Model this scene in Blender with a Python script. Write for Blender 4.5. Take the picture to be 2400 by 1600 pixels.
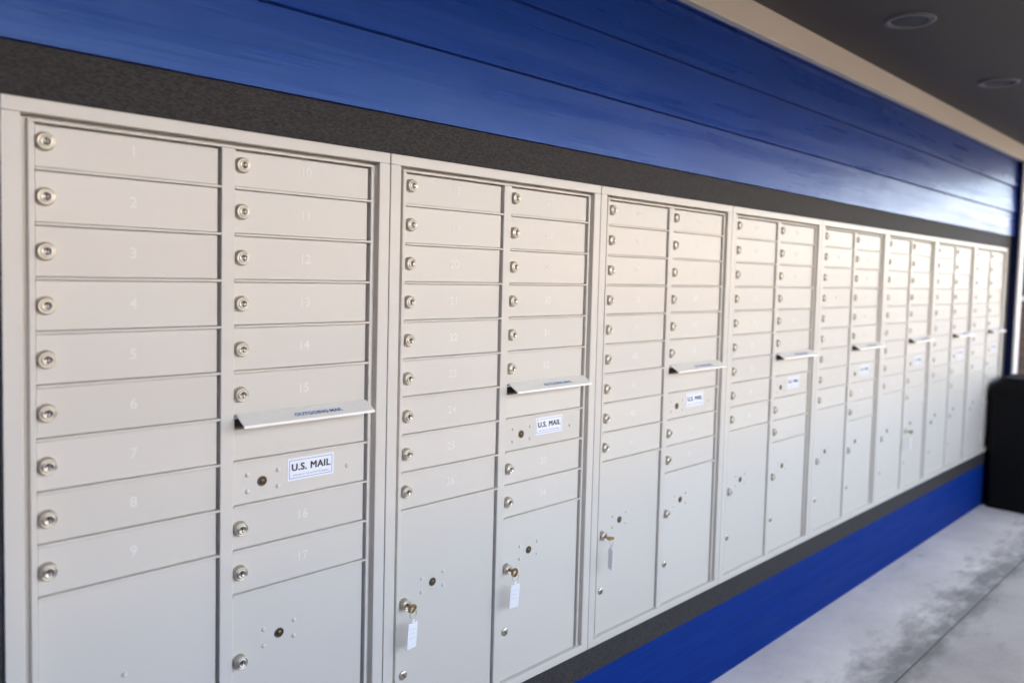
import bpy, bmesh, math, random
from mathutils import Vector, Matrix
random.seed(7)
for o in list(bpy.data.objects): bpy.data.objects.remove(o)
S = bpy.context.scene
C = S.collection

# ------------------------------------------------------------------ camera
ZF = 1.885                        # floor to the top edge of the mailbox frames
cam_d = bpy.data.cameras.new("camera"); cam = bpy.data.objects.new("camera", cam_d); C.objects.link(cam)
Rr = ((0.68792434, -0.72526619, 0.02736885), (-0.02011414, -0.05674634, -0.99818599), (0.72550364, 0.68612594, -0.05362529))
m = Matrix((( Rr[0][0], -Rr[1][0], -Rr[2][0], -0.33566),
            ( Rr[0][1], -Rr[1][1], -Rr[2][1], -1.60430),
            ( Rr[0][2], -Rr[1][2], -Rr[2][2], ZF - 0.27581), (0, 0, 0, 1)))
cam.matrix_world = m
cam_d.sensor_width = 36; cam_d.lens = 0.773375 * 36
cam_d.shift_x = -89.06 / 2400; cam_d.shift_y = -61.03 / 2400
cam_d.clip_start = 0.02; cam_d.clip_end = 2000
cam_d.dof.use_dof = True; cam_d.dof.focus_distance = 2.05; cam_d.dof.aperture_fstop = 1.9
S.camera = cam

# ------------------------------------------------------------------ sky, sun, exposure
SUN_AZ, SUN_EL = 198.0, 42.0      # azimuth turned from -Y towards +X: the sun stands behind the building
w = bpy.data.worlds.new("World"); S.world = w; w.use_nodes = True
nt = w.node_tree; bg = nt.nodes["Background"]
sky = nt.nodes.new("ShaderNodeTexSky"); sky.sky_type = 'NISHITA'; sky.sun_disc = False
sky.sun_elevation = math.radians(SUN_EL); sky.sun_rotation = math.radians(180 - SUN_AZ)
sky.air_density = 1.0; sky.dust_density = 3.0; sky.ozone_density = 1.0
tcw = nt.nodes.new("ShaderNodeTexCoord"); mpw = nt.nodes.new("ShaderNodeMapping"); mpw.inputs["Scale"].default_value = (1, 1, 2.6)
cn = nt.nodes.new("ShaderNodeTexNoise"); cn.inputs["Scale"].default_value = 2.6; cn.inputs["Detail"].default_value = 8; cn.inputs["Roughness"].default_value = 0.58
cr = nt.nodes.new("ShaderNodeValToRGB"); cr.color_ramp.elements[0].position = 0.46; cr.color_ramp.elements[1].position = 0.74
cm = nt.nodes.new("ShaderNodeMix"); cm.data_type = 'RGBA'; cm.inputs[7].default_value = (11.5, 10.8, 10.0, 1)   # sunlit cloud
nt.links.new(tcw.outputs["Generated"], mpw.inputs[0]); nt.links.new(mpw.outputs[0], cn.inputs["Vector"]); nt.links.new(cn.outputs["Fac"], cr.inputs[0])
nt.links.new(cr.outputs[0], cm.inputs[0]); nt.links.new(sky.outputs[0], cm.inputs[6]); nt.links.new(cm.outputs[2], bg.inputs[0])
bg.inputs[1].default_value = 0.12
sd = bpy.data.lights.new("sun", 'SUN'); sd.energy = 4.2; sd.angle = math.radians(0.5); sd.color = (1.0, 0.90, 0.78)
so = bpy.data.objects.new("sun", sd); C.objects.link(so)
a, e = math.radians(SUN_AZ), math.radians(SUN_EL)
sdir = Vector((math.sin(a) * math.cos(e), -math.cos(a) * math.cos(e), math.sin(e)))
so.rotation_euler = sdir.to_track_quat('Z', 'Y').to_euler(); so.location = (6, -6, 5)
S.view_settings.view_transform = 'Standard'; S.view_settings.look = 'None'
S.view_settings.gamma = 1; S.view_settings.exposure = 3.12
S.render.resolution_x = 1024; S.render.resolution_y = 682

# ------------------------------------------------------------------ helpers
def mat(name, col, rough=0.5, metal=0.0, spec=0.5, coat=0.0):
    M = bpy.data.materials.new(name); M.use_nodes = True
    b = M.node_tree.nodes["Principled BSDF"]
    b.inputs["Base Color"].default_value = (*col, 1); b.inputs["Roughness"].default_value = rough
    b.inputs["Metallic"].default_value = metal; b.inputs["Specular IOR Level"].default_value = spec
    b.inputs["Coat Weight"].default_value = coat
    return M
def nd(M, t, **k):
    n = M.node_tree.nodes.new(t)
    for a_, v in k.items():
        if a_ in n.inputs: n.inputs[a_].default_value = v
        else: setattr(n, a_, v)
    return n
def bsdf(M): return M.node_tree.nodes["Principled BSDF"]
def lk(M, a_, b_): M.node_tree.links.new(a_, b_)
def coords(M, scale=(1, 1, 1), kind="Object"):
    tc = nd(M, "ShaderNodeTexCoord"); mp = nd(M, "ShaderNodeMapping"); mp.inputs["Scale"].default_value = scale
    lk(M, tc.outputs[kind], mp.inputs[0]); return mp.outputs[0]
def world_coords(M, scale=(1, 1, 1)):
    g = nd(M, "ShaderNodeNewGeometry"); mp = nd(M, "ShaderNodeMapping"); mp.inputs["Scale"].default_value = scale
    lk(M, g.outputs["Position"], mp.inputs[0]); return mp.outputs[0]
def noise(M, vec, scale, detail=3, rough=0.5):
    n = nd(M, "ShaderNodeTexNoise"); n.inputs["Scale"].default_value = scale; n.inputs["Detail"].default_value = detail
    n.inputs["Roughness"].default_value = rough; lk(M, vec, n.inputs["Vector"]); return n.outputs["Fac"]
def ramp(M, fac, stops):
    r = nd(M, "ShaderNodeValToRGB"); el = r.color_ramp.elements
    while len(el) < len(stops): el.new(0.5)
    for i, (p, c) in enumerate(stops):
        el[i].position = p; el[i].color = (*c, 1) if not isinstance(c, (int, float)) else (c, c, c, 1)
    lk(M, fac, r.inputs[0]); return r.outputs[0]
def bump(M, h, strength, dist, prev=None):
    b = nd(M, "ShaderNodeBump"); b.inputs["Strength"].default_value = strength; b.inputs["Distance"].default_value = dist
    lk(M, h, b.inputs["Height"])
    if prev: lk(M, prev, b.inputs["Normal"])
    lk(M, b.outputs[0], bsdf(M).inputs["Normal"]); return b.outputs[0]

class MB:
    """collects shapes and links them as one mesh object"""
    def __init__(s): s.bm = bmesh.new()
    def box(s, x0, x1, y0, y1, z0, z1, bev=0.0, mi=0, seg=1):
        t = bmesh.new(); bmesh.ops.create_cube(t, size=1)
        for v in t.verts:
            v.co = Vector((x0 + (v.co.x + .5) * (x1 - x0), y0 + (v.co.y + .5) * (y1 - y0), z0 + (v.co.z + .5) * (z1 - z0)))
        if bev: bmesh.ops.bevel(t, geom=t.edges[:], offset=bev, segments=seg, affect='EDGES', profile=.5)
        s.add(t, mi); return s
    def add(s, t, mi=0, smooth=False):
        for f in t.faces: f.material_index = mi; f.smooth = smooth
        me = bpy.data.meshes.new("tmp"); t.to_mesh(me); t.free(); s.bm.from_mesh(me); bpy.data.meshes.remove(me)
    def lathe(s, prof, n=32, mi=0, at=(0, 0, 0), sharp=True):
        """profile of (radius, y) turned about the Y axis, front towards -Y"""
        t = bmesh.new(); rings = []
        for r, y in prof:
            if r < 1e-6: rings.append([t.verts.new((at[0], at[1] + y, at[2]))])
            else: rings.append([t.verts.new((at[0] + r * math.cos(2 * math.pi * k / n), at[1] + y, at[2] + r * math.sin(2 * math.pi * k / n))) for k in range(n)])
        for A, B in zip(rings, rings[1:]):
            for k in range(n):
                k2 = (k + 1) % n
                if len(A) == 1 and len(B) == 1: continue
                if len(A) == 1: t.faces.new((A[0], B[k2], B[k]))
                elif len(B) == 1: t.faces.new((A[k], A[k2], B[0]))
                else: t.faces.new((A[k], A[k2], B[k2], B[k]))
        bmesh.ops.recalc_face_normals(t, faces=t.faces[:])
        s.add(t, mi, True); return s
    def prism(s, pts, a0, a1, axis='x', mi=0):
        t = bmesh.new()
        f = {'x': lambda p, a_: (a_, p[0], p[1]), 'y': lambda p, a_: (p[0], a_, p[1]), 'z': lambda p, a_: (p[0], p[1], a_)}[axis]
        A = [t.verts.new(f(p, a0)) for p in pts]; B = [t.verts.new(f(p, a1)) for p in pts]
        t.faces.new(A); t.faces.new(B[::-1])
        for k in range(len(pts)): t.faces.new((A[k], B[k], B[(k + 1) % len(pts)], A[(k + 1) % len(pts)]))
        bmesh.ops.recalc_face_normals(t, faces=t.faces[:]); s.add(t, mi); return s
    def torus(s, cx, cy, cz, R, r, axis='y', n=28, mm=10, mi=0):
        t = bmesh.new(); g = []
        for i in range(n):
            A = 2 * math.pi * i / n; row = []
            for j in range(mm):
                B = 2 * math.pi * j / mm; d = R + r * math.cos(B); h = r * math.sin(B)
                p = {'y': (d * math.cos(A), h, d * math.sin(A)), 'x': (h, d * math.cos(A), d * math.sin(A)), 'z': (d * math.cos(A), d * math.sin(A), h)}[axis]
                row.append(t.verts.new((cx + p[0], cy + p[1], cz + p[2])))
            g.append(row)
        for i in range(n):
            for j in range(mm): t.faces.new((g[i][j], g[(i + 1) % n][j], g[(i + 1) % n][(j + 1) % mm], g[i][(j + 1) % mm]))
        bmesh.ops.recalc_face_normals(t, faces=t.faces[:]); s.add(t, mi, True); return s
    def mesh_of(s, me, M4, mi):
        t = bmesh.new(); t.from_mesh(me); t.transform(M4); s.add(t, mi); return s
    def data(s, name, *mats):
        me = bpy.data.meshes.new(name); s.bm.to_mesh(me); s.bm.free()
        for M in mats: me.materials.append(M)
        return me
    def build(s, name, mats, parent=None):
        return inst(name, s.data(name, *(mats if isinstance(mats, (list, tuple)) else [mats])), parent)
def inst(name, me, parent=None, loc=(0, 0, 0), rot=None):
    o = bpy.data.objects.new(name, me); C.objects.link(o); o.parent = parent; o.location = loc
    if rot: o.rotation_euler = rot
    return o
def tag(o, label=None, cat=None, group=None, kind=None):
    for k, v in (("label", label), ("category", cat), ("group", group), ("kind", kind)):
        if v: o[k] = v
    return o
def thing(name, label, cat, loc=(0, 0, 0), group=None):
    return tag(inst(name, None, None, loc), label, cat, group)
_txt = {}
def texts(strings, size, extrude=0.0, offset=0.0, spacing=1.0):
    """text turned into meshes, lying in XZ facing -Y, centred"""
    tmp = []
    for st in strings:
        cu = bpy.data.curves.new("t", 'FONT'); cu.body = st; cu.size = size; cu.align_x = 'CENTER'; cu.align_y = 'CENTER'
        cu.extrude = extrude; cu.offset = offset; cu.space_character = spacing; cu.resolution_u = 4
        o = bpy.data.objects.new("t", cu); C.objects.link(o); tmp.append(o)
    dg = bpy.context.evaluated_depsgraph_get(); dg.update(); out = []
    for o in tmp:
        me = bpy.data.meshes.new_from_object(o.evaluated_get(dg)); me.transform(Matrix.Rotation(math.pi / 2, 4, 'X')); out.append(me)
        cu = o.data; bpy.data.objects.remove(o); bpy.data.curves.remove(cu)
    return out

# ------------------------------------------------------------------ materials
def powder(name, col, rough=0.30):
    M = mat(name, col, rough, spec=0.44)
    v = world_coords(M)
    bump(M, noise(M, v, 5, 2), 0.14, 0.010)
    oi = nd(M, "ShaderNodeObjectInfo")       # each door left the paint line a touch different
    c = ramp(M, oi.outputs["Random"], [(0.0, tuple(x * 0.955 for x in col)), (1.0, col)]); lk(M, c, bsdf(M).inputs["Base Color"])
    return M
CREAM = powder("cream powder coat", (0.665, 0.628, 0.572))
CREAM_IN = mat("cream inner liner", (0.40, 0.36, 0.31), 0.5)
DECAL = mat("white number decal", (0.745, 0.72, 0.685), 0.35)
NICKEL = mat("satin nickel lock", (0.62, 0.57, 0.49), 0.35, 1.0)
DARKLOCK = mat("dark lock keyway", (0.06, 0.052, 0.045), 0.5, 0.4)
BRASS = mat("worn brass", (0.42, 0.28, 0.11), 0.34, 1.0)
BRONZE = mat("tarnished lock plug", (0.20, 0.14, 0.08), 0.42, 1.0)
PAPER = mat("white label", (0.80, 0.83, 0.90), 0.4)
INK = mat("black ink", (0.02, 0.02, 0.025), 0.5)
INKB = mat("blue ink", (0.06, 0.17, 0.42), 0.5)
INKL = mat("grey blue ink", (0.22, 0.25, 0.40), 0.5)
TAGW = mat("white plastic tag", (0.86, 0.86, 0.88), 0.3)
SLOT = mat("black slot", (0.04, 0.037, 0.034), 0.7)
HOOD = mat("bright hood paint", (0.78, 0.75, 0.70), 0.30, spec=0.5)

def blue_paint(name, gloss, k=1.0):
    M = mat(name, (0.012, 0.040, 0.235), gloss, spec=0.5)
    v = world_coords(M, (0.9, 1, 26))
    b0 = bsdf(M); b0.inputs["Specular Tint"].default_value = (0.45, 0.68, 1.0, 1); b0.inputs["Specular IOR Level"].default_value = 0.68
    st = noise(M, v, 3.2, 6, 0.62); st2 = noise(M, world_coords(M, (0.25, 1, 5)), 3.0, 3)
    c = ramp(M, st, [(0.28, (0.0048 * k, 0.031 * k, 0.215 * k)), (0.72, (0.0080 * k, 0.048 * k, 0.310 * k))])
    lk(M, c, bsdf(M).inputs["Base Color"])
    lk(M, ramp(M, st2, [(0.3, gloss - 0.06), (0.7, gloss + 0.08)]), bsdf(M).inputs["Roughness"])
    n1 = bump(M, st, 0.11, 0.003); bump(M, noise(M, world_coords(M), 2.2, 3), 0.25, 0.02, n1)
    return M
BLUE = blue_paint("blue siding paint", 0.29, 1.12)
BLUE_LOW = blue_paint("blue base paint", 0.55, 0.82); bsdf(BLUE_LOW).inputs["Specular IOR Level"].default_value = 0.05
BLUE_SHADE = mat("shaded blue paint", (0.004, 0.008, 0.045), 0.6, spec=0.2)  # wall blue darkened: the shade on the corner return is put into the colour
SUR = mat("dark speckled surround", (0.05, 0.045, 0.045), 0.6, spec=0.15)
_v = world_coords(SUR, (1, 1, 3)); _n = noise(SUR, _v, 110, 4, 0.7); _n2 = noise(SUR, world_coords(SUR, (1, 1, 2)), 9, 4, 0.6)
_c1 = ramp(SUR, _n, [(0.26, (0.014, 0.014, 0.017)), (0.48, (0.040, 0.039, 0.042)), (0.62, (0.066, 0.058, 0.053)), (0.78, (0.050, 0.051, 0.056))])
lk(SUR, _c1, bsdf(SUR).inputs["Base Color"]); bump(SUR, _n, 0.5, 0.004)
TRIM = mat("beige trim paint", (0.86, 0.76, 0.63), 0.5); bump(TRIM, noise(TRIM, world_coords(TRIM, (1, 6, 14)), 6, 4), 0.15, 0.004)
SOFF = mat("dark grey soffit", (0.070, 0.059, 0.052), 0.65); bump(SOFF, noise(SOFF, world_coords(SOFF), 140, 3), 0.3, 0.002)
WHITE = mat("white painted board", (0.80, 0.78, 0.75), 0.45)
BLACK = mat("black plastic", (0.0055, 0.0052, 0.006), 0.6, spec=0.1); bump(BLACK, noise(BLACK, world_coords(BLACK), 220, 2), 0.3, 0.001)
LENS = mat("frosted lamp lens", (0.034, 0.033, 0.034), 0.5); RING = mat("grey metal trim ring", (0.13, 0.125, 0.125), 0.45)

CONC = mat("stained concrete", (0.42, 0.40, 0.42), 0.75)
def concrete(M, stops, reach, amt):
    p = world_coords(M)
    sep = nd(M, "ShaderNodeSeparateXYZ"); lk(M, p, sep.inputs[0])
    base = ramp(M, noise(M, p, 2.3, 6, 0.6), stops)
    # dirt that has gathered along the slab joint, and trodden smears beside it
    d = nd(M, "ShaderNodeMath", operation='ADD'); lk(M, sep.outputs["Y"], d.inputs[0]); d.inputs[1].default_value = 0.50
    ab = nd(M, "ShaderNodeMath", operation='ABSOLUTE'); lk(M, d.outputs[0], ab.inputs[0])
    near = nd(M, "ShaderNodeMapRange"); near.inputs[1].default_value = 0.0; near.inputs[2].default_value = reach; near.inputs[3].default_value = 1.0; near.inputs[4].default_value = 0.0
    lk(M, ab.outputs[0], near.inputs[0])
    sm = noise(M, world_coords(M, (1.6, 3.4, 1)), 3.0, 7, 0.66)
    s1 = nd(M, "ShaderNodeMath", operation='MULTIPLY_ADD'); lk(M, near.outputs[0], s1.inputs[0]); s1.inputs[1].default_value = amt; lk(M, sm, s1.inputs[2])
    mask = ramp(M, s1.outputs[0], [(0.58, 0.0), (0.90, 0.82)])
    mx = nd(M, "ShaderNodeMix", data_type='RGBA'); lk(M, mask, mx.inputs[0]); lk(M, base, mx.inputs[6]); mx.inputs[7].default_value = (0.17, 0.165, 0.155, 1)
    grit = ramp(M, noise(M, p, 160, 2, 0.6), [(0.34, 0.80), (0.44, 1.0), (0.60, 1.0), (0.70, 1.06)])
    gm = nd(M, "ShaderNodeMix", data_type='RGBA', blend_type='MULTIPLY'); gm.inputs[0].default_value = 1.0
    lk(M, mx.outputs[2], gm.inputs[6]); lk(M, grit, gm.inputs[7]); lk(M, gm.outputs[2], bsdf(M).inputs["Base Color"])
    bump(M, noise(M, p, 90, 4), 0.25, 0.003)
CONC2 = mat("beige concrete", (0.40, 0.37, 0.35), 0.8)
concrete(CONC, [(0.30, (0.60, 0.56, 0.525)), (0.5, (0.72, 0.675, 0.635)), (0.68, (0.82, 0.775, 0.73))], 0.27, 0.40)
concrete(CONC2, [(0.28, (0.36, 0.33, 0.31)), (0.5, (0.46, 0.425, 0.40)), (0.72, (0.53, 0.495, 0.47))], 0.10, 0.36)
ASPH = mat("asphalt", (0.055, 0.055, 0.058), 0.85); lk(ASPH, ramp(ASPH, noise(ASPH, world_coords(ASPH), 1.1, 8, 0.7), [(0.3, (0.030, 0.030, 0.032)), (0.7, (0.052, 0.051, 0.050))]), bsdf(ASPH).inputs["Base Color"])
BRICK = mat("red brown brick", (0.15, 0.07, 0.05), 0.85, spec=0.15)
def brick():
    M = BRICK; g = nd(M, "ShaderNodeNewGeometry"); sp = nd(M, "ShaderNodeSeparateXYZ"); lk(M, g.outputs["Position"], sp.inputs[0])
    ad = nd(M, "ShaderNodeMath", operation='ADD'); lk(M, sp.outputs["X"], ad.inputs[0]); lk(M, sp.outputs["Y"], ad.inputs[1])
    cb = nd(M, "ShaderNodeCombineXYZ"); lk(M, ad.outputs[0], cb.inputs[0]); lk(M, sp.outputs["Z"], cb.inputs[1])
    b = nd(M, "ShaderNodeTexBrick"); lk(M, cb.outputs[0], b.inputs["Vector"]); b.inputs["Scale"].default_value = 1
    b.inputs["Brick Width"].default_value = 0.215; b.inputs["Row Height"].default_value = 0.078; b.inputs["Mortar Size"].default_value = 0.007
    b.inputs["Color1"].default_value = (0.085, 0.034, 0.026, 1); b.inputs["Color2"].default_value = (0.05, 0.024, 0.020, 1); b.inputs["Mortar"].default_value = (0.016, 0.014, 0.014, 1)
    lk(M, b.outputs["Color"], bsdf(M).inputs["Base Color"]); bump(M, b.outputs["Fac"], -0.6, 0.006)
brick()
DARKSID = mat("dark brown siding", (0.035, 0.026, 0.030), 0.8, spec=0.15)

# ------------------------------------------------------------------ ground and floor
X0, X1 = -3.2, 6.46               # the blue wall runs between these
JY = -0.505                       # the slab joint in front of the wall
tag(MB().box(-600, 600, -600, 600, -0.26, -0.16).build("ground", ASPH), "grey asphalt ground reaching out to the horizon", "ground", kind='structure')
tag(MB().box(-6, 12, JY + 0.004, 0.5, -0.16, 0.0, 0.002).build("concrete_strip", CONC), "pale stained concrete strip at the foot of the blue wall", "floor", kind='structure')
tag(MB().box(-6, 12, -2.75, JY - 0.004, -0.16, 0.001, 0.002).build("concrete_floor", CONC2), "beige concrete walkway beyond the dirty slab joint", "floor", kind='structure')

JDIRT = mat("dirt filled joint", (0.12, 0.115, 0.10), 0.9)
tag(MB().box(-6, 12, JY - 0.0036, JY + 0.0036, -0.15, -0.0015).build("slab_joint", JDIRT), "dark dirt filled joint between the two concrete slabs", "floor joint", kind='structure')
# ------------------------------------------------------------------ building wall
H = 1.4855; T0 = 0.0222; RD = 0.09607; UW = 0.79; NU = 8
wall = thing("building_wall", "glossy blue lap siding wall holding the long row of mailboxes", "wall", (0, 0, 0))
def W(z): return ZF + z           # height measured from the top of the mailbox frames
MB().box(X0, X1, 0.075, 0.30, 0.0, 5.6).build("wall_core", BLUE_LOW, wall)
sid = MB()
edges = [0.077, 0.267, 0.457, 0.647, 0.837]
joints = {0: [], 1: [3.32], 2: [], 3: []}
for i in range(4):
    a0, a1 = edges[i], edges[i + 1]
    cuts = [X0] + joints[i] + [X1]
    for c0, c1 in zip(cuts, cuts[1:]):
        j = random.uniform(-0.0008, 0.0008)
        if i == 0: sid.prism([(-0.006 + j, W(0.0938)), (0.060, W(0.0938)), (0.060, W(a1) - 0.004), (-0.002 + j, W(a1) - 0.004)], c0 + 0.0002, c1 - 0.0002, 'x'); continue
        sid.prism([(-0.012 + j, W(a0) + 0.0065), (0.006, W(a0) + 0.0065), (0.006, W(a0) - 0.003), (0.060, W(a0) - 0.003), (0.060, W(a1) - 0.004), (-0.002 + j, W(a1) - 0.004)], c0 + 0.0002, c1 - 0.0002, 'x')
sid.build("siding", BLUE, wall)
sf = MB()
b = 0.093
sf.box(-0.092, 8 * UW + 0.095, 0.006, 0.074, W(0.001), W(b))
sf.box(-0.092, 8 * UW + 0.095, 0.006, 0.074, W(-1.575), W(-H - 0.001))
sf.box(-0.092, -0.001, 0.006, 0.074, W(-H - 0.001), W(0.001))
sf.box(8 * UW + 0.001, 8 * UW + 0.095, 0.006, 0.074, W(-H - 0.001), W(0.001))
sf.build("mailbox_surround", SUR, wall)
bp = MB()
bp.box(X0, X1, 0.012, 0.075, 0.0, W(-1.575) - 0.001)
bp.box(X0, -0.0935, 0.014, 0.075, W(-1.575), W(0.076))
bp.build("base_panel", BLUE_LOW, wall)
MB().box(X0, X1 + 0.30, -0.042, 0.060, W(0.66), W(0.790), 0.003).build("frieze_board", TRIM, wall)
MB().box(8 * UW + 0.0965, X1, 0.014, 0.075, W(-1.575), W(0.076)).build("end_strip", BLUE_SHADE, wall)
MB().box(X1, X1 + 0.115, -0.030, 0.30, 0.0, W(0.655), 0.003).build("corner_return", BLUE_SHADE, wall)
MB().box(X1 + 0.002, X1 + 0.112, -0.050, -0.0305, 0.0, W(0.655), 0.004).build("corner_board", WHITE, wall)

bw = thing("brick_wall", "red brown brick wall with dark upper cladding beyond the white corner board", "wall", (8.2, 0.0, 0))
o = MB().box(X1 + 0.118, 13.0, 0.03, 0.30, 0.0, W(-0.40)).build("brick_base", BRICK, bw); o.location = (-8.2, 0, 0)
o = MB().box(X1 + 0.118, 13.0, 0.00, 0.30, W(-0.398), W(-0.36), 0.004).build("stone_cap", CONC2, bw); o.location = (-8.2, 0, 0)
o = MB().box(X1 + 0.118, 13.0, 0.05, 0.30, W(-0.359), 5.6).build("upper_cladding", DARKSID, bw); o.location = (-8.2, 0, 0)

ew = thing("sky_block_wall", "blue wall added out of view beside the camera to block skylight", "wall", (-0.85, -1.1, 0))  # unseen wall, added to block sky and darken the left units
MB().box(-0.1, 0.1, -1.5, 1.09, 0.0, W(0.765)).build("wall_panel", BLUE_LOW, ew)

# ------------------------------------------------------------------ porch roof and downlights
SZ = W(0.770)
RX1, RY = 8.0, -2.25
roof = thing("porch_roof", "dark grey porch soffit with round recessed lights over the walkway", "roof", (2.4, -1.1, SZ))
hole = MB()
o = MB().box(X0 - 0.6, RX1, RY, -0.043, SZ, SZ + 0.02).build("soffit", SOFF, roof); o.location = (-2.4, 1.1, -SZ)
o = MB().box(X0 - 0.6, RX1, RY - 0.03, RY - 0.001, SZ - 0.10, SZ + 0.25, 0.004).build("fascia", TRIM, roof); o.location = (-2.4, 1.1, -SZ)
o = MB().box(X0 - 0.8, RX1 + 0.2, RY - 0.12, 0.6, SZ + 0.26, SZ + 0.34).build("roof_deck", DARKSID, roof); o.location = (-2.4, 1.1, -SZ)
def ring_light():
    ring = MB().lathe([(0.098, 0.0), (0.098, -0.006), (0.090, -0.010), (0.074, -0.008), (0.070, -0.001)], 40)
    lens = MB().lathe([(0.071, -0.0015), (0.055, -0.0035), (0.0, -0.0045)], 40)
    rt = Matrix.Rotation(math.pi / 2, 4, 'X')
    for q in (ring, lens): q.bm.transform(rt)
    return ring.data("trim_ring", RING), lens.data("lens", LENS)
rme, lme = ring_light()
for i, (x, lab) in enumerate([(2.97, "round grey recessed light in the soffit, nearest to the camera"), (4.25, "round grey recessed light in the soffit, the farther one at the right edge")]):
    t = thing("recessed_light", lab, "ceiling light", (x, -0.41, SZ), "recessed lights in the soffit")
    inst("trim_ring", rme, t); inst("lens", lme, t)

# ------------------------------------------------------------------ mailbox units
DL, DR = 0.054, 0.377             # left column door edges
CO = 0.358                        # right column is this far over
DY = 0.014                        # door faces sit this far behind the frame face
def L(z): return z + H            # wall height -> unit-local height
def row(i): return -(T0 + i * RD) # rail between row i and i+1
# outer frame
fr = MB()
g = 0.0012; fw = 0.031
ft = 0.0255
fr.box(g, UW - g, 0, 0.055, L(-ft), L(0), 0.0015)
fr.box(g, UW - g, 0, 0.055, L(-H), L(-H + fw * 0.8), 0.0015)
fr.box(g, fw, 0.0003, 0.055, L(-H + fw * 0.8), L(-ft), 0.0012)
fr.box(UW - fw, UW - g, 0.0003, 0.055, L(-H + fw * 0.8), L(-ft), 0.0012)
frame_me = fr.data("frame", CREAM)
bk = MB(); bk.box(0.028, UW - 0.028, 0.034, 0.060, L(-H + 0.02), L(-0.024))
for x0, x1 in ((0.0312, 0.0423), (UW - 0.0423, UW - 0.0312)): bk.box(x0, x1, 0.020, 0.0338, L(-H + 0.026), L(-0.0315))
back_me = bk.data("back_panel", CREAM)
# rails and stiles
rl = MB()
zb, zt = row(15), row(0) - 0.016
for x0, x1 in ((0.0425, DL - 0.0015), (DR + 0.0055, DL + CO - 0.0015), (DR + CO + 0.0055, UW - 0.0425)):
    rl.box(x0, x1, 0.007, 0.0335, L(zb) - 0.004, L(zt), 0.0010)
rl.box(0.0425, UW - 0.0425, 0.0078, 0.0335, L(zt) + 0.0003, L(zt) + 0.0058, 0.0010)
rl.box(0.0425, UW - 0.0425, 0.0078, 0.0335, L(zb) - 0.011, L(zb) - 0.0043, 0.0010)
for col, n in ((0, 9), (1, 10)):
    for i in range(1, n + 1):
        rl.box(DL + col * CO - 0.0012, DR + col * CO + 0.0052, 0.0066, 0.0335, L(row(i)) - 0.0024, L(row(i)) + 0.0024, 0.0008)
rails_me = rl.data("rails", CREAM)
# door blanks, origin at the door's lower left front corner
def door_blank(h):
    return MB().box(0.0, DR - DL, 0.0, 0.0195, 0.0033, h - 0.0033, 0.0012)
door_me = door_blank(RD).data("door", CREAM)
door_top_me = door_blank(RD - 0.0165).data("door", CREAM)
# cylinder lock, turned about Y
def lock_shape(R, p):
    q = MB()
    q.lathe([(R * 1.12, 0.0), (R * 1.12, -0.0025), (R * 1.02, -0.0035), (R, -0.0042), (R, -p + 0.003), (R * 0.93, -p + 0.0008), (R * 0.80, -p), (R * 0.78, -p + 0.0012),
             (R * 0.70, -p + 0.0012), (R * 0.67, -p - 0.0008), (R * 0.45, -p - 0.0016), (R * 0.43, -p - 0.0004), (0, -p - 0.0004)], 36)
    q.box(-0.0011, 0.0011, -p - 0.0012, -p - 0.0002, -R * 0.40, R * 0.40, 0, 1)
    return q
lock_me = lock_shape(0.0150, 0.0135).data("lock", NICKEL, DARKLOCK)
plock_me = lock_shape(0.0145, 0.0150).data("lock", NICKEL, DARKLOCK)
low = MB().lathe([(0.0118, 0), (0.0118, -0.003), (0.0105, -0.0045), (0.0, -0.0052)], 28); low.box(-0.001, 0.001, -0.0062, -0.0050, -0.006, 0.006, 0, 1)
low_me = low.data("cam_lock", NICKEL, DARKLOCK)
us = MB().lathe([(0.0112, 0.0), (0.0112, -0.0006), (0.0098, -0.0012), (0.0090, -0.0004), (0.0088, 0.0)], 28)
us.lathe([(0.0088, -0.0003), (0.0, -0.0005)], 28, 1); us.lathe([(0.0052, -0.0004), (0.0048, -0.0018), (0.0, -0.0020)], 20, 0); us.box(-0.0030, 0.0030, -0.0026, -0.0019, -0.0006, 0.0006, 0, 1)
us_me = us.data("post_lock", BRONZE, DARKLOCK)
riv_me = MB().lathe([(0.0052, 0.0), (0.0048, -0.0016), (0.0030, -0.0027), (0.0, -0.0031)], 16).data("rivet", CREAM)
# outgoing-mail row: lower panel with a dark slot above it, under a sloping hood
op = MB()
DW = DR - DL
op.box(0, DW, 0.0, 0.0195, 0.0033, RD - 0.026, 0.0012)
op.box(0, DW, 0.0175, 0.0195, RD - 0.0258, RD - 0.0035, 0, 1)
op.box(0.0, 0.003, 0.0, 0.0172, RD - 0.0258, RD - 0.0035, 0.0006); op.box(DW - 0.003, DW, 0.0, 0.0172, RD - 0.0258, RD - 0.0035, 0.0006)
outgo_me = op.data("outgoing_panel", CREAM, SLOT)
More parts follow.
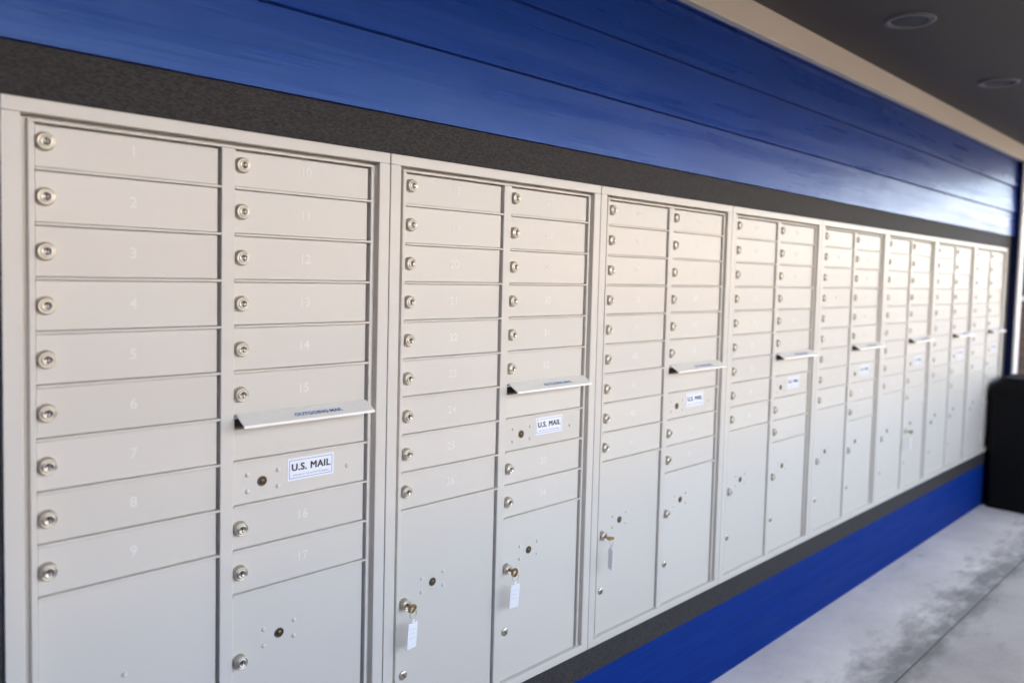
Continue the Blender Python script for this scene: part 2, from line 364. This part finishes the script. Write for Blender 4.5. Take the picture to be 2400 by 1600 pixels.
# hood: back top at the rail, falling slightly to a front lip
hd = MB()
yb, yf, z_b, z_f = -0.008, -0.045, RD + 0.0075, RD - 0.0120
hd.prism([(yb, z_b), (yf, z_f), (yf - 0.0012, z_f - 0.0052), (yf + 0.0012, z_f - 0.0052), (yf + 0.0022, z_f - 0.0022), (yb, z_b - 0.0026)], 0.003, DW - 0.001, 'x')
for x0 in (DW - 0.0028,):
    hd.prism([(yb, z_b - 0.0028), (yf + 0.0026, z_f - 0.0026), (yb, z_f - 0.012)], x0, x0 + 0.0018, 'x')
tm = texts(["OUTGOING MAIL"], 0.0150, 0.0001, 0.0002, 1.0)[0]
sl = math.atan2(z_b - z_f, yb - yf)
hd.mesh_of(tm, Matrix.Translation((DW / 2 + 0.022, (yb + yf) / 2 - 0.005, (z_b + z_f) / 2 - 0.0012 + 0.0002)) @ Matrix.Rotation(-(math.pi / 2 - sl), 4, 'X'), 1)
hood_me = hd.data("mail_hood", HOOD, INKB)
# the printed mail label
lb = MB(); lw, lh = 0.116, 0.050
lb.box(-lw / 2, lw / 2, -0.0008, 0, -lh / 2, lh / 2)
for x0, x1, z0, z1 in ((-.054, .054, .0195, .0208), (-.054, .054, -.0208, -.0195), (-.054, -.0527, -.0195, .0195), (.0527, .054, -.0195, .0195)):
    lb.box(x0, x1, -0.0010, -0.0008, z0, z1, 0, 2)
t1, = texts(["U.S. MAIL"], 0.0222, 0.0001, 0.0, 1.08); t2, = texts(["APPROVED BY THE POSTMASTER GENERAL"], 0.0047, 0.0001, 0.0, 1.0)
for q_, dx in enumerate((-0.00075, -0.0004, 0.0, 0.0004, 0.00075)):
    for r_, dz in enumerate((-0.0004, 0.0004)): lb.mesh_of(t1, Matrix.Translation((dx, -0.0010 - 0.00002 * (q_ * 2 + r_), 0.0035 + dz)), 1)
lb.mesh_of(t2, Matrix.Translation((0, -0.0010, -0.0140)), 2)
label_me = lb.data("mail_label", PAPER, INK, INKL)
nums = texts([str(i) for i in range(1, NU * 17 + 1)], 0.0285, 0.00025, 0.0005, 1.0)
for me in nums: me.materials.append(DECAL); me.name = "number"
pl_me = door_blank(6 * RD).data("parcel_door", CREAM); pr_me = door_blank(5 * RD).data("parcel_door", CREAM)

unit_labels = [
    "cream mailbox unit at the near left end, its doors numbered from 1",
    "cream mailbox unit with tagged keys hanging in both of its parcel doors",
    "cream mailbox unit with a key in its left parcel door only",
    "cream mailbox unit without keys, just right of the one with a single left key",
    "cream mailbox unit without keys, between the fourth and the sixth units",
    "cream mailbox unit with a key and small tag in its right parcel door only",
    "cream mailbox unit between the last unit and the one with a right side key",
    "cream mailbox unit at the far end beside the black bin, its base hidden",
]
def tilt(s=0.0040): return (random.uniform(-s, s) * 0.7, 0, random.uniform(-s, s))
for k in range(NU):
    u = thing("mailbox_unit", unit_labels[k], "mailbox unit", (k * UW, 0, W(-H)), "row of cream mailbox units")
    inst("frame", frame_me, u); inst("back_panel", back_me, u); inst("rails", rails_me, u)
    def tenant(col, r, no):
        x = DL + col * CO; z = L(row(r))
        d = inst("door", door_top_me if r == 1 else door_me, u, (x, DY, z), tilt())
        inst("lock", lock_me, d, (0.0150, 0.0, RD / 2), (0, random.uniform(-0.25, 0.25), 0))
        inst("number", nums[no - 1], d, (DW / 2, -0.0004, RD / 2 + 0.001))
    n = k * 17
    for r in range(1, 10): n += 1; tenant(0, r, n)
    for r in range(1, 7): n += 1; tenant(1, r, n)
    xr = DL + CO
    p = inst("outgoing_panel", outgo_me, u, (xr, DY, L(row(7)))); inst("mail_hood", hood_me, p)
    p = inst("carrier_door", door_me, u, (xr, DY, L(row(8))), tilt())
    inst("post_lock", us_me, p, (0.0650, -0.0002, 0.046)); inst("mail_label", label_me, p, (0.182, -0.0003, 0.0595))
    for x, z in ((.032, .0645), (.032, .0285), (.102, .0645), (.102, .0285), (.276, .0465)): inst("rivet", riv_me, p, (x, 0.0, z))
    for r in (9, 10): n += 1; tenant(1, r, n)
    for col, me, nr in ((0, pl_me, 6), (1, pr_me, 5)):
        p = inst("parcel_door", me, u, (DL + col * CO, DY, L(row(15))), tilt(0.0012))
        zz = lambda v: v - row(15)
        inst("post_lock", us_me, p, (0.108, -0.0002, zz(-1.096)))
        for dx in (-.036, .036):
            for dz in (-.0185, .0185): inst("rivet", riv_me, p, (0.108 + dx, 0, zz(-1.096) + dz))
        inst("lock", plock_me, p, (0.0160, 0, zz(-1.130)), (0, random.uniform(-0.4, 0.4), 0))
        inst("cam_lock", low_me, p, (0.0175, 0, zz(-1.316)), (0, random.uniform(-1, 1), 0))

# ------------------------------------------------------------------ keys left in the parcel locks
blade = MB().box(-0.0011, 0.0011, -0.012, 0.004, -0.0035, 0.0035)
bow = MB()
bow.lathe([(0.0125, -0.0011), (0.0125, 0.0011), (0.0045, 0.0011), (0.0045, -0.0011), (0.0125, -0.0011)], 24)
bow.bm.transform(Matrix.Translation((0, -0.0225, 0)) @ Matrix.Rotation(math.pi / 2, 4, 'Z'))
def make_key(label, x, z, turn, tag_turn):
    t = thing("key", label, "key", (x, DY - 0.0155, z), "tagged keys left in parcel locks")
    k = inst("key_blade", blade_me, t, (0, 0, 0), (0, turn, 0)); inst("key_bow", bow_me, k)
    # the ring hangs through the bow; the tag hangs from the ring
    ry = -0.0265
    inst("key_ring", ring_me, t, (0.0, ry, -0.012), (0, 0, tag_turn))
    inst("key_tag", tag_me, t, (0.0, ry, -0.0245), (0.03, 0.04, tag_turn))
blade_me = blade.data("key_blade", BRASS); bow_me = bow.data("key_bow", BRASS)
ring_me = MB().torus(0, 0, 0, 0.0115, 0.0010, 'y').data("key_ring", NICKEL)
tg = MB().box(-0.0165, 0.0165, -0.0016, 0.0016, -0.076, -0.010, 0.0012, 0, 2); tg.box(-0.0045, 0.0045, -0.0012, 0.0012, -0.0098, -0.0010, 0.0008)
for i, z in enumerate((-0.026, -0.037, -0.048)): tg.box(-0.010, 0.010 - 0.004 * (i % 2), -0.00175, -0.0016, z - 0.0008, z + 0.0008, 0, 1)
tag_me = tg.data("key_tag", TAGW, mat("faint pencil", (0.66, 0.66, 0.70), 0.6))
zk = W(-1.130)
make_key("brass key with white tag in the left parcel lock of the doubly keyed unit", UW + DL + 0.016, zk, 0.9, 0.15)
make_key("brass key with white tag in the right parcel lock of the doubly keyed unit", UW + CO + DL + 0.016, zk, 0.5, -0.1)
make_key("brass key whose pale tag hangs edge on, third unit from the left", 2 * UW + DL + 0.016, zk, 1.45, 1.15)
make_key("small distant key with white tag, the farthest key along the row", 5 * UW + CO + DL + 0.016, zk, 0.8, 0.2)

# ------------------------------------------------------------------ black bin at the far end
bx, by, bwid, bh = 5.985, -0.530, 0.52, 0.945
bn = thing("trash_bin", "tall black trash bin standing on the concrete against the far end of the wall", "trash bin", (bx + bwid / 2, by + bwid / 2, 0))
def rsq(hw, r, n=6):
    p = []
    for cx, cy, a0 in ((hw - r, hw - r, 0), (-hw + r, hw - r, 90), (-hw + r, -hw + r, 180), (hw - r, -hw + r, 270)):
        for k in range(n + 1):
            a_ = math.radians(a0 + 90 * k / n); p.append((cx + r * math.cos(a_), cy + r * math.sin(a_)))
    return p
def loft(secs):
    t = bmesh.new(); rs = []
    for z, hw, r in secs: rs.append([t.verts.new((x, y, z)) for x, y in rsq(hw, r)])
    for A, B in zip(rs, rs[1:]):
        for k in range(len(A)): t.faces.new((A[k], A[(k + 1) % len(A)], B[(k + 1) % len(A)], B[k]))
    t.faces.new(rs[0][::-1]); t.faces.new(rs[-1]); bmesh.ops.recalc_face_normals(t, faces=t.faces[:])
    q = MB(); q.add(t); return q
hw = bwid / 2
loft([(0.0, hw - 0.012, 0.03), (0.02, hw - 0.008, 0.035), (0.80, hw - 0.002, 0.04), (0.815, hw - 0.002, 0.04)]).build("body", BLACK, bn)
loft([(0.817, hw, 0.04), (0.845, hw + 0.004, 0.045), (0.850, hw + 0.004, 0.045)]).build("rim", BLACK, bn)
loft([(0.852, hw - 0.002, 0.045), (0.885, hw - 0.004, 0.05), (0.908, hw - 0.018, 0.055), (bh, hw - 0.055, 0.06)]).build("lid", BLACK, bn)

# ------------------------------------------------------------------ sunlit shops across the street, unseen, added for warm bounce and door reflections
def shop(x0, x1, h, col, label):
    t = thing("bounce_shop", label, "building", ((x0 + x1) / 2, -31, 0))
    M = mat("stucco", col, 0.85); lk(M, ramp(M, noise(M, world_coords(M), 0.7, 5), [(0.3, tuple(c * 0.88 for c in col)), (0.7, col)]), bsdf(M).inputs["Base Color"])
    hw_ = (x1 - x0) / 2
    q = MB(); q.box(-hw_, hw_, -5, 3.0, -0.16, h); q.box(-hw_ - 0.15, hw_ + 0.15, 2.9, 3.25, h - 0.05, h + 0.45); q.build("wall", M, t)
    n = max(2, int((x1 - x0) / 5)); G = SHOPG
    for i in range(n):
        cx = -hw_ + (i + 0.5) * (2 * hw_) / n
        MB().box(cx - 1.5, cx + 1.5, 3.0, 3.04, 0.4, 2.5).build("shop_window", G, t)
    MB().prism([(3.0, 3.25), (4.4, 2.75), (4.4, 2.68), (3.0, 3.15)], -hw_ + 0.4, hw_ - 0.4, 'x').build("awning", TRIM, t)
SHOPG = mat("shop glass", (0.02, 0.025, 0.03), 0.08)
shop(-46, -20, 4.2, (0.55, 0.47, 0.38), "unseen added tan stucco shop across the street to the left")
shop(-19, 5, 4.6, (0.68, 0.56, 0.44), "unseen added cream stucco shop straight across the street")
shop(6, 14.5, 4.4, (0.60, 0.46, 0.33), "unseen added narrow ochre shop across the street")
shop(15.5, 30, 4.0, (0.58, 0.46, 0.34), "unseen added warm tan shop across the street to the right")
shop(33, 47, 4.6, (0.80, 0.52, 0.34), "unseen added peach stucco shop at the far right across the street")

hd = thing("hedge", "green hedge added out of view to keep ground bounce off the lower doors", "hedge", (3, -3.25, 0))  # unseen, added to block ground bounce and darken the lower doors
LEAF = mat("hedge leaf", (0.045, 0.085, 0.025), 0.6); TWIG = mat("hedge twig", (0.03, 0.022, 0.015), 0.9)
q = MB(); t = bmesh.new()
for i in range(11000):
    x, y, z = random.uniform(-7, 7), random.uniform(-0.38, 0.38), random.uniform(0.05, 1.32) + random.uniform(0, 0.06)
    if abs(y) < 0.28 and z < 1.2: y = math.copysign(random.uniform(0.28, 0.40), y)
    sz = random.uniform(0.03, 0.055); R_ = Matrix.Rotation(random.uniform(0, 6.28), 3, Vector((random.uniform(-1, 1), random.uniform(-1, 1), random.uniform(-1, 1))).normalized())
    t.faces.new([t.verts.new(Vector((x, y, z)) + R_ @ Vector(p)) for p in ((-sz, 0, 0), (0, -sz * .55, 0), (sz, 0, 0), (0, sz * .55, 0))])
q.add(t); q.build("foliage", LEAF, hd)
MB().box(-6.9, 6.9, -0.26, 0.26, 0.0, 1.2, 0.05).build("inner_branches", TWIG, hd)

CROWN = mat("tree leaf", (0.040, 0.070, 0.022), 0.6)
def tree(x, y, h, label):  # unseen trees, added so the far doors reflect something dark
    t = thing("tree", label, "tree", (x, y, -0.16), "unseen trees added to darken door reflections")
    q = MB(); q.lathe([(0.16, 0.0), (0.10, -h * 0.45), (0.04, -h * 0.8)], 10); q.bm.transform(Matrix.Rotation(-math.pi / 2, 4, 'X')); q.build("trunk", TWIG, t)
    q = MB(); b = bmesh.new(); cl = [(random.gauss(0, h * .22), random.gauss(0, h * .22), h * random.uniform(.42, .85)) for _ in range(22)]
    for i in range(1500):
        c = random.choice(cl); p0 = Vector((random.gauss(c[0], h * .07), random.gauss(c[1], h * .07), min(h, random.gauss(c[2], h * .07))))
        sz = random.uniform(0.10, 0.20); R_ = Matrix.Rotation(random.uniform(0, 6.28), 3, Vector((random.uniform(-1, 1), random.uniform(-1, 1), random.uniform(-1, 1))).normalized())
        b.faces.new([b.verts.new(p0 + R_ @ Vector(p)) for p in ((-sz, 0, 0), (0, -sz * .6, 0), (sz, 0, 0), (0, sz * .6, 0))])
    q.add(b); q.build("crown", CROWN, t)
for i, (x, y, h) in enumerate(((52, -29, 4.2), (57, -31, 4.6), (62, -29, 4.3), (68, -32, 4.9), (74, -30, 4.6), (81, -32, 5.0), (88, -30, 4.8), (96, -32, 5.2))):
    tree(x, y, h, "leafy green tree added out of view to darken reflections, beyond the peach shop")
